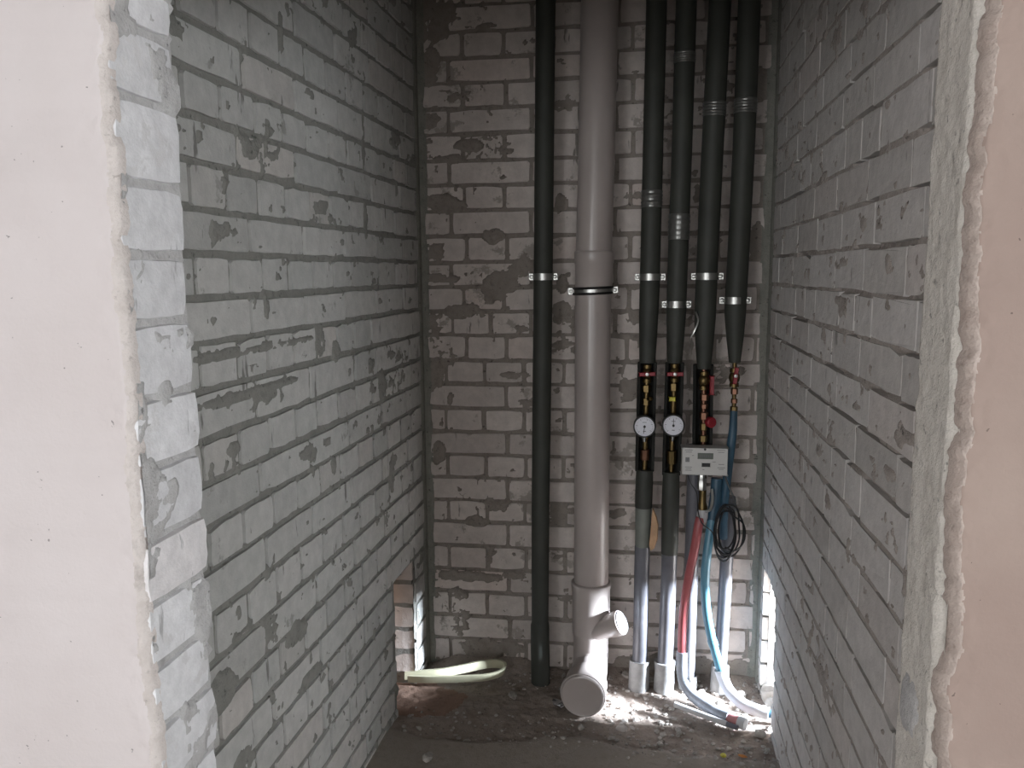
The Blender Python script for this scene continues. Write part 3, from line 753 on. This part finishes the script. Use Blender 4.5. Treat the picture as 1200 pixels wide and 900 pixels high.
clamp(Bq, 0.8015, 0.09, 1.210, 0.0275, 0.013); own(Bq)

Cq = thing('water_riser', 'insulated riser third from left, brass valve with red handle above the meter', 'pipe', bw(0.889, 0.11, 0.70))
upper(Cq, CT, 0.11, 1.02, 0.0310, 1.16, 0.0195)
half_shell(Cq, CT, 0.085, 0.70, 1.03, 0.030)
tube_obj('pipe', P_(CT, 0.11, 0.70, 1.05, 4), 0.0080, MT['copper'], Cq, 12)
valve(Cq, 0.8855, 0.112, 0.985)
bm = bmesh.new(); box_bm(bm, bw(0.908, 0.118, 0.972), 0.012, 0.014, 0.055, NA, 0.003); hd = bm_obj('handle', bm, MT['red'], Cq)
lathe('stem', bw(0.890, 0.116, 0.985), EX, [(0, 0.005), (0.014, 0.005)], MT['brass'], hd, 10)
for z, r, h in ((0.925, 0.0125, 0.020), (0.90, 0.0105, 0.015), (0.868, 0.0130, 0.022), (0.835, 0.011, 0.022), (0.80, 0.0125, 0.02)): hexnut('fitting', 0.8875, 0.112, z, r, h, MT['copper'] if z > 0.85 else MT['brass'], Cq)
kn = lathe('red_knob', bw(0.897, 0.112, 0.862), (EX*0.55+EN*0.8), [(0, 0.007), (0.008, 0.008), (0.010, 0.0155), (0.022, 0.0165), (0.026, 0.014), (0.027, 0.004)], MT['red'], Cq, 16)
tape(Cq, CT, 0.11, 1.762, 0.04, 0.0313)
clamp(Cq, 0.887, 0.11, 1.292, 0.0310, 0.013)
# dangling end of binding wire
tube_obj('wire_tie', catmull([bw(0.855, 0.135, 1.19), bw(0.862, 0.145, 1.165), bw(0.852, 0.15, 1.135), bw(0.842, 0.145, 1.115)], 5), 0.0028, MT['steel'], Cq, 6)
own(Cq)

Dq = thing('water_riser', 'insulated riser nearest the right wall, thin red-handled valve feeding a blue hose', 'pipe', bw(0.975, 0.11, 0.87))
upper(Dq, DT, 0.11, 1.04, 0.0310, 1.18, 0.0165)
tube_obj('pipe', P_(DT, 0.11, 0.875, 1.05, 3), 0.0065, MT['brass'], Dq, 12)
valve(Dq, 0.973, 0.112, 0.995); handle(Dq, 0.974, 0.134, 1.003, 1.45)
for z, r, h in ((0.945, 0.0105, 0.018), (0.918, 0.0095, 0.014), (0.893, 0.011, 0.016)): hexnut('fitting', 0.9745, 0.112, z, r, h, MT['copper'] if z > 0.9 else MT['brass'], Dq)
tape(Dq, DT, 0.11, 1.768, 0.04, 0.0313)
clamp(Dq, 0.968, 0.11, 1.222, 0.0290, 0.014); own(Dq)

# bare grey sleeves rising from the floor behind the hoses
def grey_tube(label, tab, d, z1, R, coll):
    t = thing('conduit_sleeve', label, 'pipe', bw(tab[0][1], d, 0))
    tube_obj('tube', P_(tab, d, 0.02, z1, 5), R, MT['sleeve'], t, 20)
    tube_obj('base_collar', P_(tab, d, -0.02, coll, 3), [R+0.008, R+0.0085, R+0.0075], MT['collar'], t, 18, wob=0.03)
    own(t); return t
grey_tube('grey plastic sleeve rising from the floor directly behind the red hose', [(0, 0.862), (0.8, 0.868)], 0.065, 0.78, 0.0215, 0.03)
grey_tube('grey plastic sleeve rising from the floor behind the light blue hose', [(-0.02, 0.960), (0.13, 0.964), (0.44, 0.973), (0.8, 0.976)], 0.065, 0.62, 0.0200, 0.07)

# dial gauges
def gauge(label, u, z):
    g = thing('dial_gauge', label, 'gauge', bw(u, 0.150, z))
    R = 0.0325; c = bw(u, 0.118, z)
    lathe('case', c, EN, [(0, R-0.004), (0.002, R), (0.026, R), (0.030, R+0.0012), (0.033, R), (0.0332, R-0.003), (0.029, R-0.0035)], MT['black'], g, 36)
    lathe('dial', c+EN*0.0285, EN, [(0, R-0.003), (0.001, R-0.003)], MT['dial'], g, 36)
    bm = bmesh.new()
    for k in range(27):
        a = math.radians(-135+270*k/26); dv = EX*math.sin(a)+EZ*math.cos(a); pv = EX*math.cos(a)-EZ*math.sin(a)
        L = 0.006 if k % 5 == 0 else 0.0035
        box_bm(bm, c+EN*0.0298+dv*(R-0.0065-L/2), 0.0011 if k % 5 == 0 else 0.0006, 0.0004, L, (pv, EN, dv))
    o = bm_obj('scale_marks', bm, MT['ink'], g)
    bm = bmesh.new(); box_bm(bm, c+EN*0.0305+EZ*0.013, 0.012, 0.0004, 0.0014, NA); box_bm(bm, c+EN*0.0305-EZ*0.014, 0.008, 0.0004, 0.0020, NA); bm_obj('printed_lines', bm, MT['ink'], g)['kind'] = 'stuff'
    nv = (EX*-0.12-EZ*1).normalized() if u < 0.75 else (EX*0.0+EZ*1); pv = nv.cross(EN)
    bm = bmesh.new(); box_bm(bm, c+EN*0.0315+nv*0.008, 0.0016, 0.0006, 0.026, (pv, EN, nv)); nd_ = bm_obj('needle', bm, MT['black'], g)
    lathe('hub', c+EN*0.0305, EN, [(0, 0.0038), (0.003, 0.0036), (0.0035, 0.002)], MT['black'], nd_, 14)
    tube_obj('stem', [bw(u, 0.095, z), bw(u, 0.122, z)], 0.008, MT['brass'], g, 12)
    tube_obj('drain_stub', [bw(u, 0.128, z-R+0.002), bw(u, 0.118, z-R-0.018)], [0.008, 0.0045], MT['steel'], g, 10)
    own(g); return g
gauge('round white dial gauge on the leftmost riser, needle pointing down', 0.7125, 0.849)
gauge('round white dial gauge on the second riser, needle pointing up', 0.797, 0.854)

# electronic meter
mt = thing('heat_meter', 'pale grey box meter with small display mounted on the third riser', 'meter', bw(0.888, 0.16, 0.752))
bm = bmesh.new(); box_bm(bm, bw(0.888, 0.150, 0.7525), 0.131, 0.040, 0.081, NA, 0.003); bm_obj('case', bm, MT['case'], mt)
bm = bmesh.new(); box_bm(bm, bw(0.888, 0.1265, 0.7525), 0.120, 0.016, 0.072, NA, 0.002); bm_obj('back_plate', bm, MT['black'], mt)
bm = bmesh.new(); box_bm(bm, bw(0.890, 0.1700, 0.769), 0.045, 0.0014, 0.018, NA); dsp = bm_obj('display', bm, MT['lcd'], mt)
bm = bmesh.new()
for k in range(6): box_bm(bm, bw(0.875+0.006*k, 0.1709, 0.769), 0.0035, 0.0004, 0.008, NA)
bm_obj('digits', bm, MT['ink'], dsp)
bm = bmesh.new(); box_bm(bm, bw(0.892, 0.1708, 0.7425), 0.024, 0.003, 0.0105, NA, 0.001); bm_obj('button', bm, MT['black'], mt)
bm = bmesh.new(); box_bm(bm, bw(0.8385, 0.1702, 0.757), 0.012, 0.0008, 0.014, NA); bm_obj('sticker', bm, simple('grey_sticker', (0.2, 0.2, 0.2), 0.6, var=0.5, vs=900), mt)
lathe('screw', bw(0.8885, 0.170, 0.789), EN, [(0, 0.0038), (0.001, 0.0036), (0.0012, 0.001)], MT['black'], mt, 12)
bm = bmesh.new()
for (x, z, w_) in ((0.842, 0.786, 0.022), (0.842, 0.780, 0.018), (0.854, 0.770, 0.006), (0.935, 0.787, 0.024), (0.935, 0.781, 0.018), (0.842, 0.735, 0.020), (0.842, 0.730, 0.016), (0.842, 0.725, 0.018), (0.885, 0.728, 0.006), (0.936, 0.735, 0.022), (0.936, 0.730, 0.014), (0.915, 0.752, 0.010), (0.936, 0.745, 0.016)):
    box_bm(bm, bw(x, 0.1702, z), w_, 0.0005, 0.0013, NA)
bm_obj('printed_lines', bm, MT['ink'], mt)['kind'] = 'stuff'
own(mt)

# fitting under the meter with lever
fm = thing('flow_valve', 'nickel-plated valve with lever hanging under the box meter', 'valve', bw(0.889, 0.12, 0.58))
tube_obj('body', [bw(0.887, 0.118, 0.71), bw(0.887, 0.125, 0.69)], 0.012, MT['brass'], fm, 12)
lathe('nut', bw(0.885, 0.128, 0.655), EZ, [(0, 0.012), (0.002, 0.014), (0.03, 0.014), (0.034, 0.011), (0.055, 0.010)], MT['steel'], fm, 8)
lathe('elbow', bw(0.888, 0.135, 0.585), EZ, [(0, 0.011), (0.003, 0.0145), (0.02, 0.015), (0.035, 0.011), (0.072, 0.0105)], MT['brass'], fm, 14)
tube_obj('lever', catmull([bw(0.896, 0.15, 0.595), bw(0.910, 0.155, 0.605), bw(0.915, 0.155, 0.640), bw(0.912, 0.15, 0.665)], 5), 0.0045, MT['steel'], fm, 8)
lathe('outlet', bw(0.888, 0.140, 0.560), EZ, [(0, 0.012), (0.012, 0.0165), (0.030, 0.0165), (0.038, 0.013)], MT['white'], fm, 14)
own(fm)

# ------------------------------------------------------------------ hoses
rh = thing('red_hose', 'red plastic hose curving down from the meter valve to the floor', 'hose', bw(0.84, 0.15, 0.1))
p = catmull([bw(0.882, 0.145, 0.575), bw(0.876, 0.15, 0.545), bw(0.868, 0.152, 0.485), bw(0.850, 0.15, 0.378), bw(0.838, 0.15, 0.269), bw(0.836, 0.15, 0.17), bw(0.838, 0.15, 0.13)], 8)
tube_obj('hose', p, 0.0135, MT['hose_red'], rh, 18)
MT['sleeve_pale'] = simple('pale_grey_corrugate', (0.27, 0.29, 0.33), 0.4, var=0.2, vs=40)
p = catmull([bw(0.838, 0.15, 0.150), bw(0.838, 0.15, 0.10), bw(0.845, 0.155, 0.055), bw(0.872, 0.19, 0.026), bw(0.925, 0.25, 0.018), bw(0.965, 0.285, 0.018)], 9)
tube_obj('grey_sleeve', p, [0.0175*(1+(0.05 if i % 2 else -0.02)) for i in range(len(p))], MT['sleeve_pale'], rh, 16)
tube_obj('pink_end', [bw(0.962, 0.283, 0.018), bw(0.975, 0.292, 0.018), bw(0.992, 0.304, 0.018)], 0.0150, MT['pink'], rh, 16)
tube_obj('white_end', [bw(0.990, 0.303, 0.018), bw(1.008, 0.315, 0.018)], [0.0175, 0.0165], MT['white'], rh, 14, wob=0.06)
own(rh)
bh = thing('blue_hose', 'dark blue hose dropping from the right riser behind the meter', 'hose', bw(0.96, 0.14, 0.6))
p = catmull([bw(0.9745, 0.112, 0.895), bw(0.972, 0.125, 0.84), bw(0.967, 0.128, 0.79), bw(0.960, 0.122, 0.70), bw(0.953, 0.118, 0.60), bw(0.955, 0.105, 0.50)], 8)
tube_obj('hose', p, [0.0105+0.0025*min(1, i/12) for i in range(len(p))], MT['hose_blue'], bh, 16); own(bh)
b2 = thing('blue_hose', 'light blue hose curving to the floor opening in the right wall', 'hose', bw(0.9, 0.14, 0.3))
p = catmull([bw(0.930, 0.118, 0.690), bw(0.926, 0.122, 0.63), bw(0.917, 0.13, 0.56)], 6)
tube_obj('upper_section', p, [0.0165]*(len(p)-2)+[0.0155, 0.0150], MT['hose_blue'], b2, 16)
p = catmull([bw(0.918, 0.13, 0.57), bw(0.908, 0.145, 0.50), bw(0.899, 0.158, 0.40), bw(0.904, 0.16, 0.304), bw(0.921, 0.16, 0.21), bw(0.945, 0.162, 0.125), bw(0.955, 0.165, 0.095)], 8)
hc = tube_obj('hose', p, 0.0135, MT['hose_cyan'], b2, 18)
tube_obj('coupling', [bw(0.924, 0.1605, 0.197), bw(0.930, 0.161, 0.178)], 0.0150, MT['hose_cyan'], hc, 16)
p = catmull([bw(0.953, 0.164, 0.105), bw(0.961, 0.166, 0.075), bw(0.978, 0.182, 0.045), bw(1.012, 0.215, 0.026), bw(1.055, 0.240, 0.021), bw(1.083, 0.250, 0.020)], 8)
tube_obj('white_sleeve', p, [0.0205-0.003*min(1, i/10) for i in range(len(p))], MT['white'], b2, 18)
tube_obj('end', [bw(1.08, 0.249, 0.020), bw(1.105, 0.254, 0.020), bw(1.19, 0.262, 0.020)], 0.0120, MT['hose_blue'], b2, 14)
own(b2)

# black cable coil
ck = thing('cable_coil', 'coiled thin black cable hanging below the right end of the meter', 'cable', bw(0.95, 0.17, 0.55))
rr = random.Random(5)
pts = [bw(0.945, 0.160, 0.715), bw(0.955, 0.168, 0.69), bw(0.972, 0.178, 0.65), bw(0.985, 0.182, 0.61)]
for lp in range(7):
    ph = rr.uniform(-.2, .2); w_ = rr.uniform(0.030, 0.048); h_ = rr.uniform(0.055, 0.10); cu = 0.955+rr.uniform(-.008, .008); cz = 0.555-h_*0.25+rr.uniform(-.01, .01)
    for k in range(9):
        a = 0.3-2*math.pi*k/9+ph
        pts.append(bw(cu+w_*math.cos(a)*(1.0 if math.cos(a) > 0 else 0.9), 0.172+0.012*math.sin(lp*1.3+a), cz+h_*math.sin(a)*(1 if math.sin(a) > 0 else 0.85)))
tube_obj('coil', catmull(pts, 5), 0.0026, MT['cable'], ck, 6)
tube_obj('lead', catmull([bw(0.840, 0.160, 0.712), bw(0.850, 0.17, 0.685), bw(0.868, 0.172, 0.655), bw(0.873, 0.17, 0.60), bw(0.885, 0.172, 0.565), bw(0.915, 0.176, 0.54), bw(0.925, 0.178, 0.50), bw(0.95, 0.178, 0.475)], 6), 0.0017, MT['cable'], ck, 6)
tube_obj('tie_knot', catmull([bw(0.930, 0.165, 0.49), bw(0.95, 0.190, 0.478), bw(0.972, 0.175, 0.484), bw(0.955, 0.160, 0.49)], 4), 0.0026, MT['cable'], ck, 6)
own(ck)

# tan wooden chip wedged between two risers
bm = bmesh.new()
W_ = [(0.741, 0.588), (0.752, 0.560), (0.7575, 0.535), (0.7555, 0.490), (0.747, 0.462), (0.737, 0.455), (0.7325, 0.475), (0.737, 0.53)]
fr = [bm.verts.new(bw(u, 0.118, z)) for u, z in W_]; bk = [bm.verts.new(bw(u+0.003, 0.107, z)) for u, z in W_]
bm.faces.new(fr); bm.faces.new(bk[::-1])
for i in range(len(W_)): bm.faces.new((fr[i], fr[(i+1) % 8], bk[(i+1) % 8], bk[i]))
tag(bm_obj('wood_chip', bm, MT['wood']), 'tan pointed wooden sliver wedged beside the leftmost riser', 'wood')
# ------------------------------------------------------------------ things on the floor
# cream foam strip folded back in a long flat loop
ls = bmesh.new()
cen = [(-0.045, 0.150, 0.012), (0.02, 0.148, 0.020), (0.08, 0.142, 0.026), (0.15, 0.120, 0.034), (0.205, 0.098, 0.040), (0.250, 0.088, 0.041), (0.275, 0.100, 0.037), (0.268, 0.128, 0.030), (0.225, 0.150, 0.024), (0.16, 0.160, 0.020), (0.09, 0.166, 0.016), (0.03, 0.168, 0.013), (-0.03, 0.166, 0.010)]
C_ = catmull([bw(u, d, z) for u, d, z in cen], 6)
sec = []
for i, c in enumerate(C_):
    t = (C_[min(i+1, len(C_)-1)]-C_[max(i-1, 0)]).normalized(); nrm_ = EZ.cross(t).normalized()
    up = (EZ+nrm_*0.25).normalized(); hw, ht = 0.004, 0.0125
    sec.append([ls.verts.new(c+nrm_*a*hw+up*b*ht) for a, b in ((-1, -1), (1, -1), (1.2, 0), (1, 1), (-1, 1), (-1.2, 0))])
for A_, B_ in zip(sec[:-1], sec[1:]):
    for k in range(6): ls.faces.new((A_[k], A_[(k+1) % 6], B_[(k+1) % 6], B_[k]))
ls.faces.new(sec[0][::-1]); ls.faces.new(sec[-1])
tag(bm_obj('foam_strip', ls, MT['foam_yellow'], None, True, 50), 'cream yellowish foam strip folded in a long loop on the floor by the left corner', 'strip')
# white tube stub
wt = thing('tube_offcut', 'short white plastic tube lying on the rubble in front of the hoses', 'tube', bw(0.89, 0.28, 0.01))
tube_obj('tube', [bw(0.812, 0.236, 0.022), bw(0.955, 0.312, 0.014)], 0.0085, MT['white'], wt, 14)
tube_obj('grey_tip', [bw(0.953, 0.311, 0.014), bw(0.985, 0.328, 0.013)], 0.0070, MT['sleeve'], wt, 12); own(wt)
def rock(name, c, s, seed, mat, flat=0.6, parent=None):
    bm = bmesh.new(); bmesh.ops.create_icosphere(bm, subdivisions=2, radius=1); r = random.Random(seed)
    ax = [Vector((r.gauss(0, 1), r.gauss(0, 1), r.gauss(0, 1))).normalized() for _ in range(7)]; lim = [r.uniform(0.45, 0.8) for _ in ax]
    sc = (r.uniform(.8, 1.3), r.uniform(.7, 1.1), flat*r.uniform(.8, 1.1)); R = Matrix.Rotation(r.uniform(0, 6.3), 3, 'Z')
    for v in bm.verts:
        for a, l in zip(ax, lim):
            k = v.co.dot(a)
            if k > l: v.co -= a*(k-l)
        v.co = R @ Vector((v.co.x*sc[0], v.co.y*sc[1], v.co.z*sc[2]))*s+Vector((r.uniform(-1, 1), r.uniform(-1, 1), r.uniform(-1, 1)))*s*0.04+Vector(c)
    return bm_obj(name, bm, mat, parent)
STN = [(1.017, 0.110, 0.026, 'pale angular stone behind the white hose sleeve near the right wall'),
       (0.133, 0.565, 0.022, 'pale lump of mortar alone on the grey screed at front left'),
       (0.672, 0.040, 0.020, 'grey mortar lump between drain pipe and leftmost riser foot'),
       (0.655, 0.330, 0.018, 'flat light chip just right of the round clean-out cap'),
       (0.315, 0.205, 0.022, 'flat pale flake on the brown ground left of the drain pipe'),
       (0.540, 0.345, 0.014, 'small brown lump right below the round clean-out cap'),
       (0.070, 0.415, 0.011, 'small grey pebble near the left wall foot at the screed edge'),
       (1.035, 0.155, 0.016, 'small grey stone beside the white hose sleeve'),
       (0.745, 0.047, 0.015, 'small lump at the foot between the two left risers'),
       (0.905, 0.095, 0.018, 'broken mortar lump behind the bend of the red hose')]
for i, (u, d, s, lb) in enumerate(STN):
    tag(rock('stone', bw(u, d, gz(u, d)+s*0.25), s, 40+i, MT['stone'], 0.28 if 'fla' in lb else 0.65), lb, 'stone')
tag(rock('foil_scrap', bw(0.465, 0.245, 0.006), 0.026, 91, MT['foil'], 0.35), 'crumpled shiny foil scrap left of the round clean-out cap', 'scrap')
tag(rock('yellow_scrap', bw(0.933, 0.435, gz(0.933, 0.435)+0.006), 0.011, 92, MT['yellow'], 0.6), 'small yellow plastic scrap on the screed near the right wall', 'scrap')
tag(rock('orange_scrap', bw(0.985, 0.437, gz(0.985, 0.437)+0.005), 0.011, 93, MT['orange'], 0.5), 'small orange scrap beside the yellow one on the screed', 'scrap')
tag(rock('concrete_lump', bw(1.045, 0.325, gz(1.045, 0.325)+0.01), 0.022, 94, MT['stone'], 0.7), 'rough concrete lump at the end of the grey hose sleeve', 'stone')
def rubble(name, n, ur, dr_, smin, smax, seed, label, mat):
    r = random.Random(seed); bm = bmesh.new()
    for i in range(n):
        u = r.uniform(*ur); d = r.uniform(*dr_); s = smin+(smax-smin)*r.random()**2.5
        base = bmesh.ops.create_icosphere(bm, subdivisions=1, radius=1)['verts']
        c = bw(u, d, gz(u, d)+s*0.2); R = Matrix.Rotation(r.uniform(0, 6.3), 3, 'Z'); fz = r.uniform(.35, .8); fx = r.uniform(.6, 1.4)
        for v in base: v.co = R @ Vector((v.co.x*fx, v.co.y, v.co.z*fz))*s*r.uniform(.75, 1.15)+c
    o = bm_obj(name, bm, mat); o['kind'] = 'stuff'; o['label'] = label; o['category'] = 'rubble'; return o
for i, (u_, d_, s_, lb) in enumerate([(1.115, 0.120, 0.050, 'larger added lump inside the low opening of the right wall, shading the floor'), (1.120, 0.185, 0.042, 'smaller added shading lump inside the low right opening, nearer the room')]):
    tag(rock('shade_lump', bw(u_, d_, 0.012), s_, 120+i, MT['stone'], 0.8), lb, 'stone')  # added lumps that keep the side daylight off the floor nearby
rubble('rubble', 420, (0.60, 1.10), (0.03, 0.40), 0.002, 0.011, 1, 'fine loose rubble on the floor between drain pipe and right wall', MT['stone'])
rubble('rubble', 160, (0.02, 0.60), (0.30, 0.47), 0.0015, 0.008, 2, 'crumbs along the broken edge of the screed at left', MT['stone'])
rubble('rubble', 160, (0.60, 1.08), (0.38, 0.50), 0.0015, 0.009, 3, 'crumbs along the screed edge at right', MT['stone'])
rubble('rubble', 110, (0.10, 0.55), (0.03, 0.15), 0.002, 0.009, 4, 'mortar crumbs along the foot of the back wall', MT['stone'])
print('bricks', nb, nl_, nr_)
